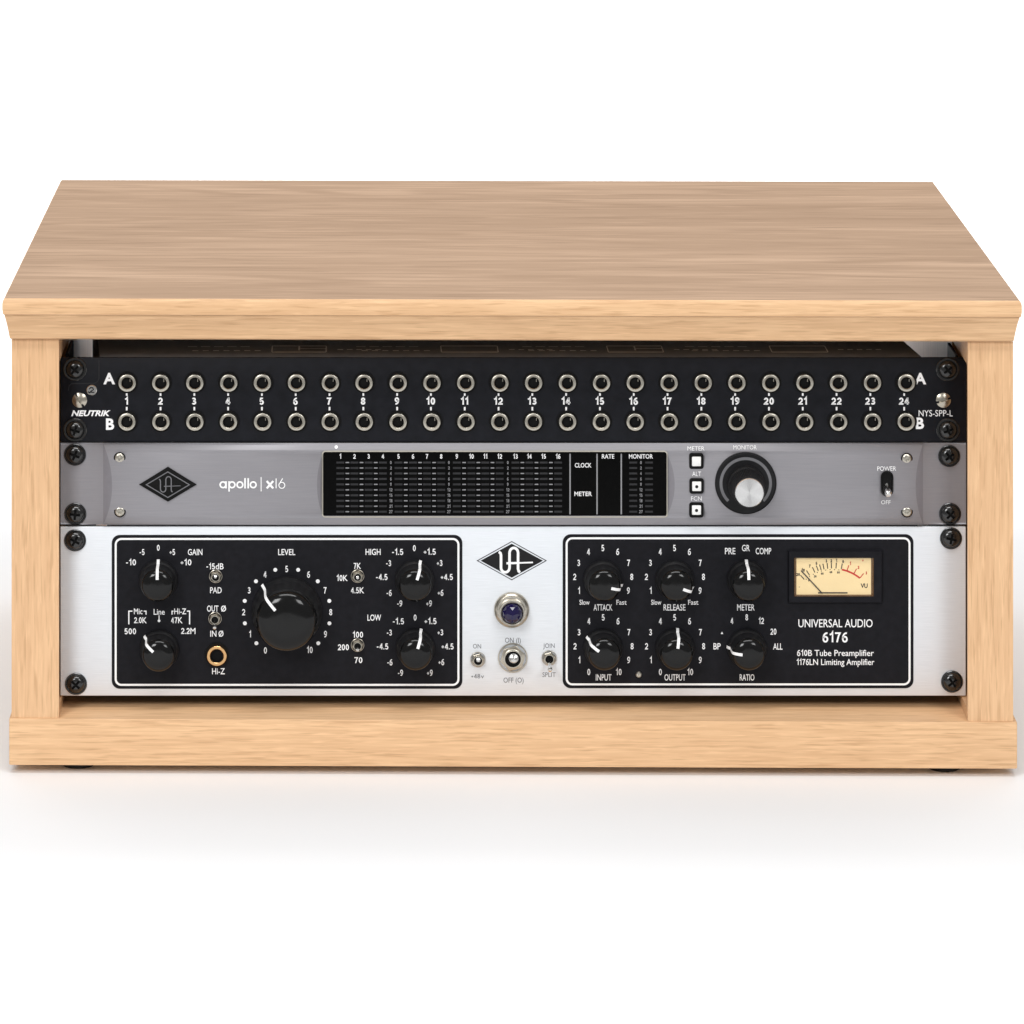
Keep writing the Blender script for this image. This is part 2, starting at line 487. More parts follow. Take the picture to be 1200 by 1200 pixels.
def place(mbs, name, spots, parent, base, rots=None):
    first = None; out = []
    for i, (x, y, z) in enumerate(spots):
        loc = (x - base[0], y - base[1], z - base[2])
        if first is None: o = first = mbs.build(name, parent, loc)
        else: o = dup(first, parent, loc)
        if rots: o.rotation_euler = (0, rots[i], 0)
        out.append(o)
    return out


def jack(R, r, mat, hole='hole', d=2.6, collar=True):
    mb = MB()
    if collar: mb.lathe([(R + 1.15, 0), (R + 1.1, .35), (R, .4)], 'hole', 40)
    mb.lathe([(R, 0), (R, d * .8), (R - .12, d * .95), (R - .3, d), (r + .3, d), (r + .08, d - .2), (r, d - .6)], mat, 40)
    mb.lathe([(r, d - .6), (r, .25), (0.01, .22)], hole, 40)
    return mb


def make_knob(prof, mat='knob', n=64):
    mb = MB(); k_ = max(i for i, (r_, h_) in enumerate(prof) if h_ < prof[-1][1] * .86)
    mb.lathe(prof[:k_ + 1], 'knob_matt', n); mb.lathe(prof[k_:], mat, n); return mb


def pointer(path, wd):
    """white line laid over the knob's flank and cap, pointing up; path = (r, d)"""
    mb = MB(); vs, fs = [], []
    for r, d in path: vs += [(-wd / 2, -d, r), (wd / 2, -d, r)]
    for i in range(len(path) - 1): fs.append((2 * i, 2 * i + 1, 2 * i + 3, 2 * i + 2))
    mb.add(vs, fs, 'ink_white'); return mb


SMALL = [(10.2, 0), (10.2, 2.6), (9.7, 3.6), (9.0, 4.4), (8.65, 12.6), (8.45, 13.7), (7.9, 14.6), (7.1, 15.2), (6.2, 15.7), (5.2, 16.05), (3.6, 16.25), (0.01, 16.3)]
SMALL_PT = [(10.75, 1.6), (10.4, 2.9), (9.9, 3.9), (9.15, 4.8), (8.85, 12.7), (8.65, 13.85), (8.05, 14.8), (7.2, 15.4), (6.25, 15.9), (5.2, 16.25), (3.6, 16.47)]
BIG = [(18.4, 0), (18.4, 2.8), (18.1, 4.2), (17.3, 5.8), (16.8, 7.6), (16.4, 17.0), (16.1, 19.4), (15.3, 21.5), (14.0, 22.7), (12.6, 23.5), (10.8, 24.2), (8.6, 24.6), (5, 24.8), (0.01, 24.9)]
BIG_PT = [(19.6, 2.4), (18.4, 4.3), (17.55, 6.0), (17.05, 7.7), (16.65, 17.1), (16.35, 19.5), (15.5, 21.7), (14.15, 22.95), (12.7, 23.75), (10.9, 24.45), (8.6, 24.85)]


def add_knob(parent, base, u, v, ang, big=False, label=None):
    mb = make_knob(BIG if big else SMALL)
    o = mb.build('knob', parent, (px(u) - base[0], -0.35, pz(v) - base[2]))
    o.rotation_euler = (0, math.radians(ang), 0)
    pl = pointer(BIG_PT if big else SMALL_PT, 1.5 if big else 1.5).build('pointer_line', o)
    if label: o['label'] = label
    return o


def add_toggle(parent, base, u, v, R, L, ang, lr, y0=-0.3):
    """hex nut, threaded bush and bat lever; ang = upward tilt in degrees"""
    loc = (px(u) - base[0], y0, pz(v) - base[2])
    mb = MB()
    mb.lathe([(R * 1.08, 0), (R * 1.08, .5), (R, .6)], 'nickel_warm', 40)
    mb.lathe([(R * .95, .5), (R * .95, 1.5), (R * .85, 1.8), (R * .6, 1.8)], 'nickel_warm', 6, rot=.26)
    mb.lathe([(R * .7, 1.6), (R * .7, 3.0), (R * .66, 3.2), (R * .58, 3.2)], 'nickel', 32)
    mb.lathe([(R * .58, 3.2), (R * .56, 2.2), (0.01, 2.0)], 'hole', 32)
    o = mb.build('toggle_switch', parent, loc)
    a = math.radians(ang); ax = (0, -math.cos(a), math.sin(a))
    mb = MB(); mb.lathe([(lr * .62, 2.2), (lr * .7, L * .5), (lr * .95, L * .82), (lr, L * .92), (lr * .8, L * .98), (lr * .4, L), (0.01, L * 1.01)], 'chrome', 20, (0, 0, 0), ax)
    mb.build('lever', o)
    return o


def monogram(mb, u, v, s, mat, wd, y, yf=None):
    """interlaced letter pair: a looping U whose right stem is the left leg of an arched A with a long bar"""
    def q(a, b): return (px(u) + a * s * K, pz(v) - b * s * K)
    U = [(-15.5, -10.3), (-13.6, -9.0), (-12.9, -6.5), (-12.9, 8)]
    U += [(-7.9 + -5.0 * math.cos(math.radians(t)), 8 + 5.6 * math.sin(math.radians(t))) for t in range(15, 181, 15)]
    U += [(-2.9, -9)]
    A = [(-2.9 + 5 - 5 * math.cos(math.radians(t)), -9 - 6.0 * math.sin(math.radians(t))) for t in range(15, 181, 15)]
    A += [(7.1, 9.5), (7.8, 12.3), (9.4, 13.6)]
    mb.ribbon([q(*p_) for p_ in U + A], wd, mat, y, yf=yf)
    mb.ribbon([q(-6.5, 3.0), q(8, 2.6)], wd * .85, mat, y - .01, yf=(lambda z: yf(z) - .01) if yf else None)
    mb.ribbon([q(7.5, 2.6), q(24.5, 2.0)], wd * .6, mat, y - .005, yf=(lambda z: yf(z) - .005) if yf else None)


def diamond(u, v, hw, hh): return [P(u - hw, v), P(u, v - hh), P(u + hw, v), P(u, v + hh)]


# ------------------------------------------------------------------ 1. patch bay
PB = (px(601.5), YP, pz(518.2))
pb = empty('patch_bay', PB, 'black patch bay with two rows of numbered jack sockets, uppermost unit in the rack', 'patch bay')
def rel(mb, base):
    mb.v = [(a - base[0], b - base[1], c - base[2]) for a, b, c in mb.v]; return mb

mb = MB(); mb.box((px(70.8), YP, pz(518.0)), (px(1132.6), YP + 2.2, pz(419.2)), 'panel_black', .45, 2)
fp = rel(mb, PB).build('front_panel', pb)
# thin rims of the ear brackets pressed into the plate
mb = MB()
yl = YP - .12
for pts in ([P(116, 422), P(116, 443), P(114.5, 447), P(111, 449), P(84, 449.5), P(81, 452), P(80, 458)],):
    mb.ribbon(pts, .4, 'ink_dim', yl)
rel(mb, PB).build('bracket_seam', fp)
# top cover with faint printed diagrams
zc_ = pz(419.6)
mb = MB()
Y0, Y1 = YP + 2.2, YP + 150
xa0, xb0, xa1, xb1 = px(117), px(1081), px(117) - 12, px(1081) - 14
vs = [(xa0, Y0, zc_), (xb0, Y0, zc_), (xb1, Y1, zc_), (xa1, Y1, zc_)]
vs += [(a, b, zc_ - 40) for a, b, c in vs]
mb.add(vs, [(0, 1, 2, 3), (4, 5, 6, 7), (0, 1, 5, 4), (1, 2, 6, 5), (2, 3, 7, 6), (3, 0, 4, 7)], 'cover_black')
cov = rel(mb, PB).build('top_cover', pb, smooth=False)
mb = MB()
def top_line(x0, y0, x1, y1, wd=.5):
    d = Vector((x1 - x0, y1 - y0)).normalized(); n = Vector((-d.y, d.x)) * wd / 2; z = zc_ + .06
    mb.add([(x0 + n.x, y0 + n.y, z), (x1 + n.x, y1 + n.y, z), (x1 - n.x, y1 - n.y, z), (x0 - n.x, y0 - n.y, z)], [(0, 1, 2, 3)], 'cover_print')
for k_, (ua, ub) in enumerate(((318, 382), (518, 585), (715, 780), (908, 974))):
    x0, x1 = px(ua), px(ub); ya, yb = Y0 + 14, Y0 + 31
    for l in ((x0, ya, x0, yb), (x1, ya, x1, yb)): top_line(*l, .6)
    for l in ((x0, ya, x1, ya), (x0, yb, x1, yb)): top_line(*l, 1.9)
    xm = (x0 + x1) / 2
    if k_ in (0, 2): top_line(xm, ya + 5, xm, yb, .9); top_line(xm, ya + 10, x1, ya + 10, 1.2)
    for i in range(7):
        xx = x0 - 6 - i * 5.5; top_line(xx, ya + 4, xx - 3.2, ya + 4, 1.6)
        if i < 5: top_line(x1 + 6 + i * 5, ya + 7, x1 + 9 + i * 5, ya + 7, 1.6)
    for i in range(5): top_line(x0 - 12 - i * 7, yb - 2, x0 - 17 - i * 7, yb - 2, 1.2)
rel(mb, PB).build('printed_diagram', cov, smooth=False)
# sockets
J0, JS = 149.0, 39.68
spots = [(px(J0 + JS * i), YP, pz(v)) for v in (448.0, 493.6) for i in range(24)]
jmb = jack(4.6, 2.95, 'nickel', d=2.4)
js = place(jmb, 'jack_socket', spots, pb, PB)
for q_, o in enumerate(js):      # each socket nut sits a hair out of true
    o.rotation_euler = (math.radians(2.2) * math.sin(q_ * 7.3), 0, math.radians(2.2) * math.sin(q_ * 4.1 + 1))
mb = MB(); mb.box((1.3, -1.5, .5), (1.75, -.5, 2.0), 'nickel', .1, 1)
ct = mb.build('spring_contact', js[0])
for o in js[1:]:
    c = ct.copy(); C.objects.link(c); c.parent = o
# lettering
mb = MB()
for i in range(24):
    u = 148.2 + 39.61 * i
    mb.text(str(i + 1), px(u), pz(470), 8.3 * K, 'ink_white', yl, bold=.019, k=1.1)
    for va, vb in ((460.0, 463.8), (476.8, 481)): mb.ribbon([P(u + .3, va), P(u + .3, vb)], 2.0 * K, 'ink_white', yl)
for u, v, s in ((128, 443.6, 'A'), (129, 497, 'B'), (1078.5, 443.6, 'A'), (1078, 496, 'B')):
    mb.text(s, px(u), pz(v), 12.2 * K, 'ink_white', yl, bold=.035, k=1.0)
mb.text('NEUTRIK', px(106.5), pz(484.2), 6.2 * K, 'ink_white', yl, wd=46 * K, bold=.035, slant=.28)
mb.text('NYS-SPP-L', px(1096.5), pz(484.2), 7.2 * K, 'ink_white', yl, wd=40 * K)
rel(mb, PB).build('lettering', fp, smooth=False)
# round badge
mb = MB(); mb.lathe([(2.75, 0), (2.75, .5), (2.4, .8), (0.01, .8)], 'chrome', 28)
bd = mb.build('round_badge', pb, (px(107.5) - PB[0], 0, pz(457) - PB[2]))
mb = MB(); mb.ribbon([(-1.3, .6), (-.6, 1.4), (.6, 1.3), (.9, .4), (-.9, -1.0), (1.4, -1.1)], .6, 'ink_black', -.85)
mb.ribbon([(-1.9, -.6), (-.9, -1.6)], .5, 'ink_black', -.86)
mb.build('badge_mark', bd, smooth=False)
place(make_screw('panel_screw', 3.9, 1.2, 'nickel_warm', 1.1, 0, .5, slot=True), 'panel_screw',
      [(px(93.3), YP, pz(469)), (px(1105.6), YP, pz(469))], pb, PB, [0.1, 1.9])
RACK = make_screw('rack_screw', 4.9, 2.7, 'screw', 1.3, 2.5, .52, washer=6.2)
PLAIN = make_screw('rack_screw', 5.1, 2.8, 'screw', 1.3, 2.6, .54, washer=5.75)
place(RACK, 'rack_screw', [(px(u), YP, pz(v)) for u, v in ((88.0, 432.5), (88.2, 503.7), (1110.3, 432.7), (1110.8, 503.7))], pb, PB, [.7, .3, .9, 1.2])

# ------------------------------------------------------------------ 2. audio interface
AI = (px(601.5), YP, pz(615.2))
ai = empty('audio_interface', AI, 'grey metal audio interface with black meter display, between the patch bay and the silver unit', 'audio interface')
V_T, V_B = 519.4, 615.2
FY = YP - 5.2
plane(YP - 1.2)
zmid, zhalf = pz(567.3), 47.9 * K
def face(z): return FY + 4.2 * ((z - zmid) / zhalf) ** 2
def ink(z): return face(z) - .25
def arc(v, va, vb, bulge):
    t = (v - (va + vb) / 2) / ((vb - va) / 2); return bulge * max(0, 1 - t * t)
rows = [V_T + (529 - V_T) * i / 4 for i in range(4)] + [529 + 75.3 * i / 24 for i in range(25)] + [604.3 + (V_B - 604.3) * i / 4 for i in range(1, 5)]
WY = YP - 1.6
mb = MB()
def strip(fa, fb, rws, mat, ya, yb):
    vs, fs = [], []
    for v in rws: vs += [(px(fa(v)), ya(pz(v)), pz(v)), (px(fb(v)), yb(pz(v)), pz(v))]
    for i in range(len(rws) - 1): fs.append((2 * i, 2 * i + 1, 2 * i + 3, 2 * i + 2))
    mb.add(vs, fs, mat)
ear = lambda z: YP
win = lambda z: WY
aL = lambda v: 120.8 + arc(v, V_T, V_B, 11.0)
aR = lambda v: 1082 - arc(v, V_T, V_B, 10.0)
dL = lambda v: 378.5 - arc(v, 529, 604.3, 7.0)
dR = lambda v: 781 + arc(v, 529, 604.3, 9.0)
wrow = [v for v in rows if 528.9 < v < 604.4]
cst = lambda c: (lambda v: c)
strip(cst(70.8), cst(120.8), rows, 'grey_metal', ear, ear)
strip(cst(120.8), aL, rows, 'grey_shade', ear, face)
strip(cst(1082), cst(1132.4), rows, 'grey_metal', ear, ear)
strip(aR, cst(1082), rows, 'grey_shade', face, ear)
strip(aL, dL, wrow, 'grey_metal', face, face)
strip(dR, aR, wrow, 'grey_metal', face, face)
strip(dL, cst(378.5), wrow, 'grey_shade', face, win)
strip(cst(781), dR, wrow, 'grey_shade', win, face)
for rws in ([v for v in rows if v <= 529.01], [v for v in rows if v >= 604.29]):
    strip(aL, cst(378.5), rws, 'grey_metal', face, face); strip(cst(378.5), cst(781), rws, 'grey_metal', face, face); strip(cst(781), aR, rws, 'grey_metal', face, face)
# window reveals and outer edges
def quad(*p_): mb.add(p_, [(0, 1, 2, 3)], 'grey_metal')
for v in (529, 604.3):
    z = pz(v); quad((px(378.5), face(z), z), (px(781), face(z), z), (px(781), WY + .3, z), (px(378.5), WY + .3, z))
for v in (V_T, V_B):
    z = pz(v); quad((px(70.8), YP, z), (px(1132.4), YP, z), (px(1132.4), YP + 3, z), (px(70.8), YP + 3, z))
    quad((px(120.8), face(z), z), (px(1082), face(z), z), (px(1082), YP + .01, z), (px(120.8), YP + .01, z))
for u in (70.8, 1132.4): quad((px(u), YP, pz(V_T)), (px(u), YP, pz(V_B)), (px(u), YP + 3, pz(V_B)), (px(u), YP + 3, pz(V_T)))
mb.v = [(round(a, 4), round(b, 4), round(c, 4)) for a, b, c in mb.v]
afp = rel(mb, AI).build('front_panel', ai)
bm = bmesh.new(); bm.from_mesh(afp.data); bmesh.ops.remove_doubles(bm, verts=bm.verts[:], dist=1e-6); bmesh.ops.recalc_face_normals(bm, faces=bm.faces[:]); bm.to_mesh(afp.data); bm.free()
mb = MB(); mb.box((px(124), YP + 3, pz(614)), (px(1078), YP + 300, pz(521)), 'steel_black', .6, 1)
rel(mb, AI).build('chassis', ai)
mb = MB(); mb.ribbon(rrect(px(377.9), pz(605.1), px(781.6), pz(528.2), 1.6, 4), 1.5 * K, 'nickel', 0, closed=True, yf=lambda z: face(z) - .1)  # nickel stroke drawn as the bright highlight along the window's edge
rel(mb, AI).build('window_highlight', afp, smooth=False)
# display
mb = MB(); mb.box((px(378.7), WY + .05, pz(604.2)), (px(780.8), WY + 1.2, pz(529.1)), 'glass_black')
disp = rel(mb, AI).build('display', ai, smooth=False)
yd = WY - .05
chan = [398.8, 415.3, 432, 448.7, 467, 484, 500.4, 517, 535.3, 552.4, 568.7, 585.5, 604, 620.3, 637, 654]
led_v = [541.8 + 6.4 * i for i in range(10)]
def dash(u, v, wd, h, mat): mb.poly([P(u - wd / 2, v - h / 2), P(u + wd / 2, v - h / 2), P(u + wd / 2, v + h / 2), P(u - wd / 2, v + h / 2)], yd, mat)
for u in chan + [742, 760.5]:
    mb = MB()
    for v in led_v: dash(u, v, 9.2, 2.3, 'ink_dim')
    rel(mb, AI).build('level_meter', disp, smooth=False)
mb = MB()
for i, u in enumerate(chan):
    mb.text(str(i + 1), px(u), pz(534.6), 5.4 * K, 'ink_white', yd, bold=.012)
    if i < 15 and i % 4 != 3:
        for v in led_v: dash((u + chan[i + 1]) / 2, v, 4.2, 1.3, 'ink_grey')
for u in (458, 526, 595, 751):
    for s, v in zip(('0', '2', '4', '6', '9', '12', '15', '18', '21', '27'), led_v): mb.text(s, px(u), pz(v), 3.6 * K, 'ink_grey', yd, bold=.012)
for u in (668, 699.6, 728): mb.ribbon([P(u, 531.5), P(u, 602.5)], 1.6 * K, 'ink_grey', yd)
for s, u, v, wd in (('CLOCK', 683.3, 545, 19.5), ('METER', 683.3, 578.5, 20.5), ('RATE', 712.5, 534.6, 14.5), ('MONITOR', 751, 534.6, 28)):
    mb.text(s, px(u), pz(v), 5.0 * K, 'ink_white', yd, wd=wd * K, bold=.01)
rel(mb, AI).build('display_lettering', disp, smooth=False)
# badge
plane(FY + .8)
mb = MB()
dm = diamond(196.8, 567.2, 33.6, 20.4)
vs = [(a, face(b) + .3, b) for a, b in dm] + [(a, face(b) - .7, b) for a, b in dm]
mb.add(vs, [(4, 5, 6, 7)] + [(i, (i + 1) % 4, 4 + (i + 1) % 4, 4 + i) for i in range(4)], 'hole')
lg = rel(mb, AI).build('logo_badge', ai, smooth=False)
mb = MB()
yk = FY - .85
mb.ribbon(diamond(196.8, 567.2, 25.2, 15.0), .5, 'ink_soft', yk, closed=True)
monogram(mb, 196.3, 567.2, .63, 'ink_soft', .55, yk)
rel(mb, AI).build('monogram', lg, smooth=False)
# lettering on the grey face; the name is drawn as round geometric letters
mb = MB()
def ring(u, v, r, wd): mb.ribbon([P(u + r * math.cos(t * math.pi / 12), v + r * math.sin(t * math.pi / 12)) for t in range(24)], wd * K, 'ink_white', 0, closed=True, yf=ink)
def bar(ua, va, ub, vb, wd): mb.ribbon([P(ua, va), P(ub, vb)], wd * K, 'ink_white', 0, yf=lambda z: ink(z) - .01)
lw = 1.9; xh = 567.6; r = 3.35
ring(261.4, xh, r, lw); bar(264.9, 563.4, 264.9, 571.9, lw)
ring(272.0, xh, r, lw); bar(268.5, 563.4, 268.5, 575.6, lw)
ring(281.2, xh, r, lw)
bar(287.2, 559.8, 287.2, 571.9, lw); bar(290.9, 559.8, 290.9, 571.9, lw)
ring(296.8, xh, r, lw)
bar(306, 558.6, 306, 575.4, 1.0)
bar(312.6, 563.2, 320.2, 571.8, 2.5); bar(320.2, 563.2, 312.6, 571.8, 2.5)
bar(323.6, 560.2, 323.6, 571.8, 1.1)
ring(330.3, 568.2, 3.5, 1.1); bar(327.1, 566.9, 331.3, 560.2, 1.1)
rel(mb, AI).build('name_lettering', afp, smooth=False)
mb = MB()
for s, u, v, h, wd in (('METER', 816, 526.6, 4.6, 20), ('ALT', 816.3, 555, 5.2, 10.5), ('FCN', 816, 583.8, 5.2, 12.5), ('MONITOR', 873.5, 525.4, 4.6, 27.5), ('POWER', 1039, 549, 5, 22), ('OFF', 1038, 588.4, 4.8, 11)):
    mb.text(s, px(u), pz(v), h * K, 'ink_white', 0, wd=wd * K, yf=ink)
mb.disc(px(394), pz(525), 2.0 * K, 0, 'ink_white', yf=ink)
rel(mb, AI).build('lettering', afp, smooth=False)
# small face screws
plane(YP - 2)
scr = make_screw('face_screw', 2.6, 0.8, 'nickel', .6, 1.3, .42)
scr.lathe([(3.05, 0), (3.05, .25), (2.5, .3)], 'hole', 32)
place(scr, 'face_screw', [(px(u), face(pz(v)) + .05, pz(v)) for u, v in ((140.3, 536), (140.6, 598.6), (1062.3, 536.8), (1062.6, 598.8))], ai, AI, [.2, .7, .4, 1.0])
plane(YP)
place(PLAIN, 'rack_screw', [(px(u), YP, pz(v)) for u, v in ((87.9, 532.6), (88.3, 602.0), (1112.2, 534.2), (1113.2, 602.0))], ai, AI, [.4, .1, .9, .75])
# three square buttons
plane(FY)
for i, v in enumerate((540.8, 569.2, 597.8)):
    z = pz(v); yb_ = face(z)
    mb = MB()
    pts = rrect(-3.75, -4.0, 3.75, 4.0, 1.3)
    n_ = len(pts); vs = [(a, 1.2, b) for a, b in pts] + [(a, -1.0, b) for a, b in pts]
    mb.add(vs, [list(range(n_, 2 * n_))] + [(q, (q + 1) % n_, n_ + (q + 1) % n_, n_ + q) for q in range(n_)], 'hole')
    bt = mb.build('push_button', ai, (px(816.2) - AI[0], yb_ - AI[1], z - AI[2]))
    mb = MB(); mb.box((-2.4, -1.9, -2.5), (2.4, -.8, 2.5), 'white_plastic', .45, 2)
    cp = mb.build('button_cap', bt)
    if i:
        mb = MB(); mb.disc(0, -.1, .85, -1.94, 'ink_black'); mb.build('button_dot', bt, smooth=False)
# monitor knob: black well with a light ring, knurled barrel, spun cap
zk = pz(566.2); kloc = (px(873.8) - AI[0], face(zk) - AI[1], zk - AI[2])
mb = MB(); mb.lathe([(16.1, .9), (16.1, -.5), (15.6, -.8), (12.0, -.5)][::1], 'hole', 64)
mb.lathe([(16.1, -1.5), (16.1, .4), (15.5, .7), (14.6, .5), (0.01, .45)], 'knob_matt', 72)
kb = mb.build('monitor_knob', ai, kloc)
mb = MB(); pts = [(13.0 * math.cos(math.radians(t)), 13.0 * math.sin(math.radians(t))) for t in range(-45, 231, 6)]
mb.ribbon(pts, 1.5, 'ink_soft', -.62); mb.build('light_ring', kb, smooth=False)
mb = MB(); vs, fs = [], []
n_ = 120; prof_ = [(9.6, .4), (9.6, 6), (9.0, 7), (8.3, 21.5), (8.0, 22.2), (7.2, 22.4)]
for j, (r_, h_) in enumerate(prof_):
    for i in range(n_):
        t = 2 * math.pi * i / n_; rr = r_ - (.35 if (i % 2 and 1 < j < 4) else 0); vs.append((rr * math.cos(t), -h_, rr * math.sin(t)))
for j in range(len(prof_) - 1):
    for i in range(n_):
        a, b = j * n_ + i, j * n_ + (i + 1) % n_; fs.append((a, b, b + n_, a + n_))
mb.add(vs, fs, 'knob_matt'); mb.build('knurled_barrel', kb, smooth=False)
mb = MB(); mb.lathe([(7.5, 21.5), (7.5, 22.8), (7.2, 23.2), (0.01, 23.2)], 'spun', 64); mb.build('metal_cap', kb)
# power rocker slot with a bat lever
zk = pz(566.5)
mb = MB(); pts = rrect(-3.3, -6.7, 3.3, 6.7, 3.2, 8); n_ = len(pts)
vs = [(a, 1.0, b) for a, b in pts] + [(a, -.9, b) for a, b in pts] + [(a * .8, -1.1, b * .88) for a, b in pts] + [(a * .72, -.2, b * .85) for a, b in pts]
fs = []
for j in range(3):
    for q in range(n_): fs.append((j * n_ + q, j * n_ + (q + 1) % n_, (j + 1) * n_ + (q + 1) % n_, (j + 1) * n_ + q))
mb.add(vs, fs + [list(range(3 * n_, 4 * n_))], 'knob')
pw = mb.build('power_switch', ai, (px(1039.4) - AI[0], face(zk) - AI[1], zk - AI[2]))
a = math.radians(-26)
mb = MB(); mb.lathe([(1.3, 0), (1.5, 4), (1.9, 6.4), (1.9, 7.2), (1.3, 8.0), (0.01, 8.2)], 'chrome', 24, (0, 0, -1.0), (0, -math.cos(a), math.sin(a)))
mb.build('lever', pw)

# ------------------------------------------------------------------ 3. channel strip
plane(YP)
CS = (px(601.5), YP, pz(815.6))
cs = empty('channel_strip', CS, 'silver preamplifier with two black knob panels and cream needle meter, bottom of the stack', 'preamplifier')
mb = MB(); mb.box((px(70.8), YP, pz(815.4)), (px(1131.8), YP + 3, pz(617.2)), 'silver', .4, 2)
sfp = rel(mb, CS).build('faceplate', cs)
mb = MB(); mb.box((px(124), YP + 3, pz(813)), (px(1078), YP + 300, pz(620)), 'steel_black', .6, 1)
rel(mb, CS).build('chassis', cs)


def control_panel(ua, va, ub, vb):
    mb = MB(); x0, x1, z0, z1 = px(ua), px(ub), pz(vb), pz(va)
    pts = rrect(x0, z0, x1, z1, 4.2); n_ = len(pts)
    vs = [(a_, YP + .2, b_) for a_, b_ in pts] + [(a_, YP - .25, b_) for a_, b_ in pts]
    mb.add(vs, [list(range(n_, 2 * n_))] + [(q, (q + 1) % n_, n_ + (q + 1) % n_, n_ + q) for q in range(n_)], 'ctl_black')
    o = rel(mb, CS).build('control_panel', cs, smooth=False)
    mb = MB(); d_ = 4.6 * K
    mb.ribbon(rrect(x0 + d_, z0 + d_, x1 - d_, z1 - d_, 3.0), 2.3 * K, 'ink_white', YP - .33, closed=True)
    rel(mb, CS).build('border_line', o, smooth=False)
    return o


cpl = control_panel(131, 626.8, 541.8, 807)
cpr = control_panel(659.4, 626.0, 1070.4, 806.4)
YI = YP - .34
T = None
WIDTH = {'GAIN': 17, 'LEVEL': 20, 'HIGH': 17.6, 'LOW': 16, 'PAD': 13.6, 'OUT': 13.4, '-15dB': 20, '2.0K': 15, '47K': 13.5, '500': 13.5, '2.2M': 17, '10K': 13, '4.5K': 15.6, '7K': 8.6,
         '100': 12, '200': 13, '70': 9.3, 'PRE': 12.2, 'COMP': 18.2, 'GR': 9.2, 'ALL': 11, 'BP': 8.4, '-10': 11.6, '+10': 12.6, 'ATTACK': 22, 'RELEASE': 25.7, 'METER': 20.5,
         'INPUT': 18.4, 'OUTPUT': 24.8, 'RATIO': 17.2, '-1.5': 13, '+1.5': 14, '-4.5': 13.4, '+4.5': 14}
def tx(s, u, v, h=6.6, wd=None, bold=.008, k=.80, mat='ink_white', y=None): T.text(s, px(u), pz(v), h * K, mat, YI if y is None else y, wd=(wd or WIDTH[s]) * K if (wd or s in WIDTH) else None, bold=bold, k=k)
def ln(pts, wd=1.3, mat='ink_white', y=None): T.ribbon([P(*q) for q in pts], wd * K, mat, YI if y is None else y)

# left panel print
T = MB()
for s, u, v in (('0', 185.5, 641.7), ('-5', 166.5, 646.8), ('+5', 202, 646.8), ('-10', 153.6, 658.8), ('+10', 218, 658.8), ('PAD', 253, 691.5), ('-15dB', 252, 663.5), ('LEVEL', 336, 646.8), ('GAIN', 228.7, 646.8),
                ('2.0K', 164.5, 726.6), ('47K', 207.2, 726.6), ('500', 152.7, 739.6), ('2.2M', 220.6, 739.2), ('Hi-Z', 256, 786.4), ('HIGH', 437.2, 646.6), ('LOW', 438.6, 723.6),
                ('7K', 418.8, 663), ('10K', 401, 677.2), ('4.5K', 419, 691.6), ('100', 419.4, 743.6), ('200', 402.3, 758.3), ('70', 420, 773.4),
                ('OUT', 249.3, 713), ('IN', 250, 742.4)):
    tx(s, u, v, 6.9)
for u, v in ((262, 713), (259, 742.4)):
    T.ribbon([P(u + 2.4 * math.cos(t * math.pi / 8), v + 3.0 * math.sin(t * math.pi / 8)) for t in range(16)], 1.1 * K, 'ink_white', YI, closed=True); ln([(u - 2.2, v + 3.4), (u + 2.2, v - 3.4)], 1.0, y=YI - .01)
for s, u, v, wd in (('Mic', 162, 716.2, 10), ('Line', 186.6, 716.8, 13), ('Hi-Z', 211.2, 716.2, 14)): tx(s, u, v, 6.6, wd)
ln([(151, 731.5), (151, 716), (155.2, 716)]); ln([(168.4, 716), (171.2, 716), (171.2, 720)]); ln([(201.6, 720), (201.6, 716), (203.4, 716)]); ln([(219.2, 716), (222.2, 716), (222.2, 731.5)])
ln([(186.4, 721), (186.4, 727)], 1.0); T.disc(px(186.4), pz(727.3), 1.6 * K, YI - .01, 'ink_white')
for s, u, v in (('5', 336, 666.6), ('4', 310.6, 673), ('6', 361.6, 673), ('3', 292, 691.6), ('7', 381, 691.6), ('2', 285.4, 717.2), ('8', 387.6, 717.2), ('1', 293, 743), ('9', 381.4, 743), ('0', 311, 762), ('10', 363, 761.4)): tx(s, u, v, 7.4)
for u, v in ((322.6, 667.6), (349.4, 667.6), (300, 681), (372.4, 681), (286.8, 704), (385.9, 704), (287, 730.3), (386, 730.3), (300.5, 753.6), (373, 753.6)): T.disc(px(u), pz(v), 2.3 * K, YI, 'ink_white')
for du, dv in ((0, 0), (.9, 81.3)):
    for s, u, v in (('0', 485.5, 642.2), ('-1.5', 466, 646.6), ('+1.5', 503.6, 646.4), ('-3', 455.4, 659.8), ('+3', 515.2, 659.6), ('-4.5', 447.4, 676), ('+4.5', 523.6, 676), ('-6', 456, 694.6), ('+6', 516.3, 694.4), ('-9', 468.4, 707), ('+9', 502.8, 707)): tx(s, u + du, v + dv, 7)
rel(T, CS).build('lettering', cpl, smooth=False)

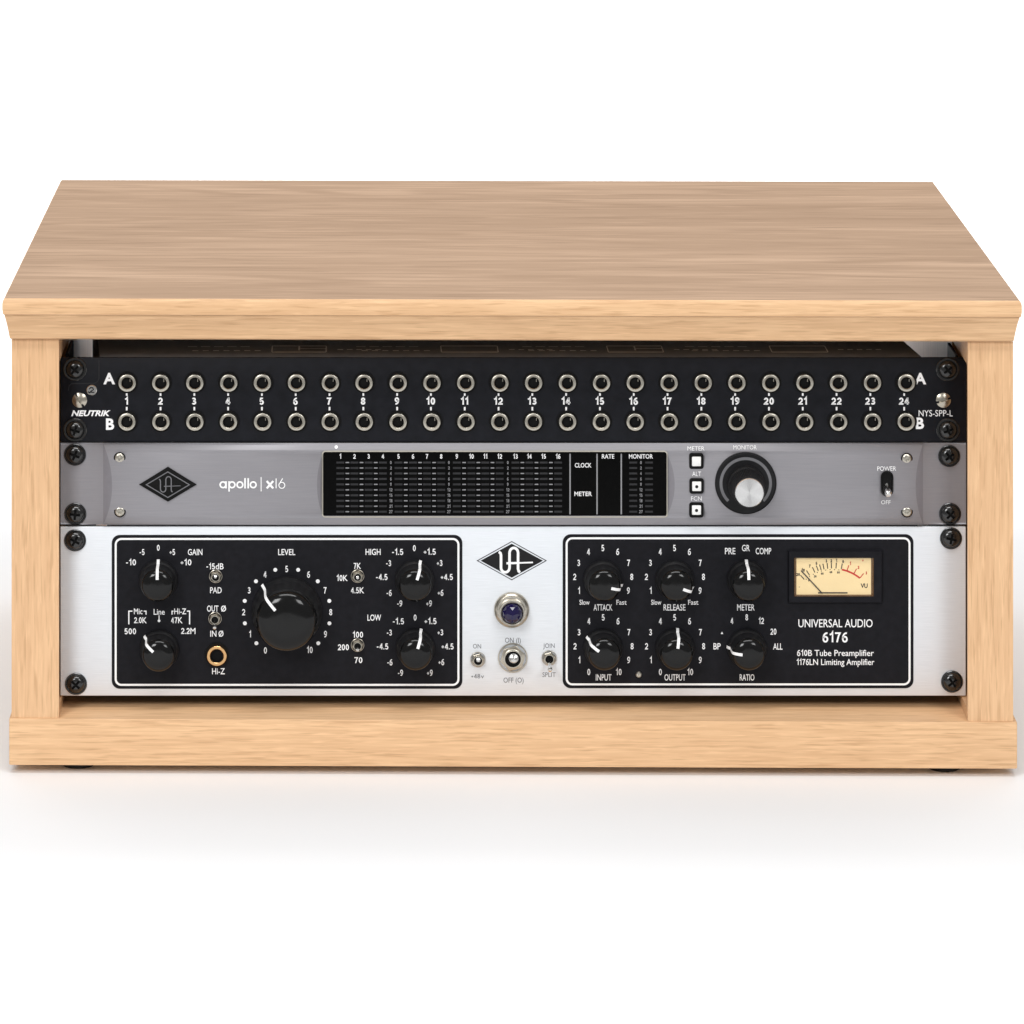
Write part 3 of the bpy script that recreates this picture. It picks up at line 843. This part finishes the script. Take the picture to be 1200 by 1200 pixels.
# right panel print
T = MB()
def scale10(u, v, ends):
    for s, du, dv in (('5', -.6, -36.6), ('4', -17.4, -32.2), ('6', 16.8, -32.2), ('3', -28.9, -19.2), ('7', 29.6, -19.2), ('2', -33.7, -2.8), ('8', 33.3, -2.8), ('1', -28.6, 13.4), ('9', 29.3, 13.4)): tx(s, u + du, v + dv, 7.4)
    for s, du, dv in ends: tx(s, u + du, v + dv, 5.6 if len(s) > 2 else 7.4, 12 if len(s) > 2 else None)
SF = (('Slow', -22, 27), ('Fast', 21.3, 27)); ZT = (('0', -17.4, 27.4), ('10', 17.6, 27.4))
scale10(707, 678.6, SF); scale10(791, 678.6, SF); scale10(707.4, 759.9, ZT); scale10(791.2, 759.9, ZT)
for s, u, v in (('ATTACK', 706.6, 711.6), ('RELEASE', 790.4, 711.6), ('METER', 874, 711.6), ('INPUT', 707.4, 793.6), ('OUTPUT', 791, 793.6), ('RATIO', 875.4, 793.6),
                ('PRE', 855.6, 645.6), ('GR', 874, 642), ('COMP', 894.6, 645.6), ('4', 857.6, 727.4), ('8', 875, 723.2), ('12', 892, 727.4), ('20', 906.2, 740), ('ALL', 911.4, 757.4), ('BP', 840.2, 757.2)): tx(s, u, v, 7.2, k=.74)
T.poly([P(844.6, 742.8), P(846, 740), P(847.4, 742.8)], YI, 'ink_white')
tx('UNIVERSAL AUDIO', 979, 730.2, 9.2, 87, .004); tx('6176', 978.6, 746.6, 11.6, 29.5, .01)
tx('610B Tube Preamplifier', 979, 765, 6.9, 90, .006); tx('1176LN Limiting Amplifier', 979, 775.6, 6.9, 91, .006)
rel(T, CS).build('lettering', cpr, smooth=False)

# print and badge on the silver middle
T = MB()
for s, u, v, h, wd in (('ON (I)', 601, 750.2, 5.8, 18.5), ('OFF (O)', 601.8, 797, 5.8, 23.5), ('ON', 559, 757.2, 5.2, 9.5), ('+48v', 559.6, 792.4, 5.0, 15), ('JOIN', 643.2, 756.6, 5.2, 13.5), ('SPLIT', 643.4, 790.6, 5.4, 15.5)):
    tx(s, u, v, h, wd, 0.0, mat='ink_soft', y=YP - .1)
rel(T, CS).build('lettering', sfp, smooth=False)
mb = MB()
mb.poly(diamond(599.7, 657, 36.6, 19.9), YP - .1, 'ink_black'); mb.ribbon(diamond(599.7, 657, 40.3, 22.4), .9 * K, 'ink_black', YP - .1, closed=True)
lg = rel(mb, CS).build('logo_badge', cs, smooth=False)
mb = MB(); monogram(mb, 600, 657, 1.0, 'ink_white', 1.35, YP - .18); rel(mb, CS).build('monogram', lg, smooth=False)

# knobs
for u, v, a, big, lb in ((185.7, 678.5, 0, 0, None), (187.0, 760.0, -48, 0, None), (336.3, 716.0, -42, 1, 'large level knob, biggest on the unit'), (485.8, 678.5, 17, 0, None), (486.6, 758.5, 17, 0, None),
                     (706.5, 678.6, 104, 0, None), (790.5, 678.6, 112, 0, None), (874.5, 678.6, -1, 0, None), (706.6, 758.6, -55, 0, None), (790.8, 758.6, 7, 0, None), (875.0, 758.6, -85, 0, None)):
    add_knob(cs, CS, u, v, a, bool(big), lb)
# toggles: (u, v, nut radius, lever length, tilt, lever radius)
for a_ in ((252.8, 675, 3.2, 7, 11, 1.0), (252, 724.6, 3.2, 9.5, -18, 1.05), (419, 674.8, 3.2, 7, 6, 1.0), (419, 755.6, 3.2, 7, -8, 1.0),
           (560, 772.6, 3.7, 9.5, 13, 1.2), (643.5, 770.8, 3.7, 11.5, -20, 1.25)): add_toggle(cs, CS, *a_)
o = add_toggle(cs, CS, 600.8, 770.6, 7.2, 15, 13, 2.5); o['label'] = 'large power toggle below the jewel lamp'
# instrument socket
o = jack(5.3, 3.5, 'brass', d=3.0).build('jack_socket', cs, (px(254.2) - CS[0], -.3, pz(767) - CS[2]))
# white pin on the right panel
mb = MB(); mb.lathe([(1.6, 0), (1.6, .5), (1.2, 1.0), (0.01, 1.2)], 'nickel', 24); mb.build('white_pin', cs, (px(748.4) - CS[0], -.3, pz(790.2) - CS[2]))
# jewel lamp
loc = (px(599.6) - CS[0], 0, pz(714.4) - CS[2])
mb = MB(); mb.lathe([(9.3, 0), (9.3, 1.2), (8.8, 2.0), (7.8, 2.6), (7.6, 4.4), (7.1, 5.2), (6.6, 5.4), (6.4, 8.2), (6.0, 8.8), (5.5, 8.6), (5.4, 6)], 'nickel_warm', 56)
jl = mb.build('jewel_lamp', cs, loc)
mb = MB(); vs, fs = [], []
rings_ = [(5.5, 7.5, 0), (5.2, 9.6, .5), (4.2, 11.3, 0), (2.6, 12.5, .5)]; n_ = 10
for r_, h_, of in rings_:
    for i in range(n_):
        t = 2 * math.pi * (i + of) / n_; vs.append((r_ * math.cos(t), -h_, r_ * math.sin(t)))
vs.append((0, -13.0, 0))
for j in range(3):
    of = rings_[j][2]
    for i in range(n_):
        a, b = j * n_ + i, j * n_ + (i + 1) % n_; c, d = (j + 1) * n_ + i, (j + 1) * n_ + (i + 1) % n_
        if of == 0: fs += [(a, b, c), (b, d, c)]
        else: fs += [(a, d, c), (a, b, d)]
for i in range(n_): fs.append((3 * n_ + i, 3 * n_ + (i + 1) % n_, 4 * n_))
mb.add(vs, fs, 'jewel'); mb.build('jewel', jl, smooth=False)
# needle meter
mb = MB()
x0, x1, z0, z1 = px(931.2), px(1022.6), pz(697.6), pz(652.8)
ox0, ox1, oz0, oz1 = px(923), px(1034), pz(706), pz(644)
x0, x1 = px(930.4), px(1023.2)
inner = [(x0, z0), (x1, z0), (x1, z1), (x0, z1)]; outer = [(ox0, oz0), (ox1, oz0), (ox1, oz1), (ox0, oz1)]
dial_r = [(px(933.2), z0 + .5), (px(1020.6), z0 + .5), (px(1020.6), z1 - .2), (px(933.2), z1 - .2)]
vs = [(a, YP - .25, b) for a, b in outer] + [(a, YP - 2.4, b) for a, b in [(ox0 + .6, oz0 + .6), (ox1 - .6, oz0 + .6), (ox1 - .6, oz1 - .6), (ox0 + .6, oz1 - .6)]] + [(a, YP - 2.2, b) for a, b in inner]
fs = [(j * 4 + i, j * 4 + (i + 1) % 4, j * 4 + 4 + (i + 1) % 4, j * 4 + 4 + i) for j in range(2) for i in range(4)]
mb.add(vs, fs, 'ctl_black')
vs = [(a, YP - 2.2, b) for a, b in inner] + [(a, YP - .55, b) for a, b in dial_r]
mb.add(vs, [(i, (i + 1) % 4, 4 + (i + 1) % 4, 4 + i) for i in range(4)], 'brown')
vu = rel(mb, CS).build('needle_meter', cs, smooth=False)
mb = MB(); mb.poly(dial_r, YP - .6, 'dial'); dial = rel(mb, CS).build('dial', vu, smooth=False)
mb = MB(); yv = YP - .68
def vl(pts, wd, mat='ink_black'): mb.ribbon([P(*q) for q in pts], wd * K, mat, yv)
def vt(s, u, v, h, mat='ink_black'): mb.text(s, px(u), pz(v), h * K, mat, yv, bold=.03)
OC, OV = 976, 716.0
def pol(a, R): return (OC + R * math.sin(math.radians(a)), OV - R * math.cos(math.radians(a)))
R1 = 50
vl([pol(a, R1) for a in range(12, 42, 3)], 2.0, 'ink_red')
for a, mt in ((-42, 'ink_black'), (-33, 'ink_black'), (-25, 'ink_black'), (-20, 'ink_black'), (-16, 'ink_black'), (-12, 'ink_black'), (-7, 'ink_black'), (-2, 'ink_black'), (4, 'ink_black'), (11, 'ink_black'), (19, 'ink_red'), (29, 'ink_red'), (39, 'ink_red')):
    vl([pol(a, R1 + .3), pol(a, R1 + 7)], 1.1, mt)
for s, a, mt in (('20', -43.5, 'ink_black'), ('10', -36, 'ink_black'), ('7', -27, 'ink_black'), ('5', -19, 'ink_black'), ('3', -7.5, 'ink_black'), ('2', -2, 'ink_black'), ('1', 4, 'ink_black'), ('0', 11.5, 'ink_black'), ('1', 20, 'ink_red'), ('2', 30, 'ink_red'), ('3', 41, 'ink_red')):
    q = pol(a, R1 + 9.5); vt(s, q[0], max(656.8, q[1]), 3.6, mt)
for s, a in (('0', -38), ('20', -27), ('40', -16), ('60', -3), ('80', 8)): q = pol(a, R1 - 4); vt(s, q[0], q[1], 2.6)
for a in range(-40, 12, 6): q = pol(a, R1 - 1); mb.disc(px(q[0]), pz(q[1]), .6 * K, yv, 'ink_black', 8)
vt('-', 936.5, 687, 3); vt('VU', 1012.5, 686, 4.8); vt('+', 1011, 656.5, 3, 'ink_red')
vl([(958.5, 694.4), (993, 694.4)], 1.6)
rel(mb, CS).build('dial_print', dial, smooth=False)
mb = MB(); mb.ribbon([P(963.5, 695), P(938.5, 668)], 1.3 * K, 'ink_black', YP - 1.1); rel(mb, CS).build('needle', vu, smooth=False)
mb = MB(); mb.poly(inner, YP - 1.7, 'glass'); rel(mb, CS).build('meter_glass', vu, smooth=False)
place(PLAIN, 'rack_screw', [(px(u), YP, pz(v)) for u, v in ((88.0, 633.0), (89.0, 801.3), (1114.3, 630.6), (1115.6, 798.6))], cs, CS, [.5, .75, .2, .9])
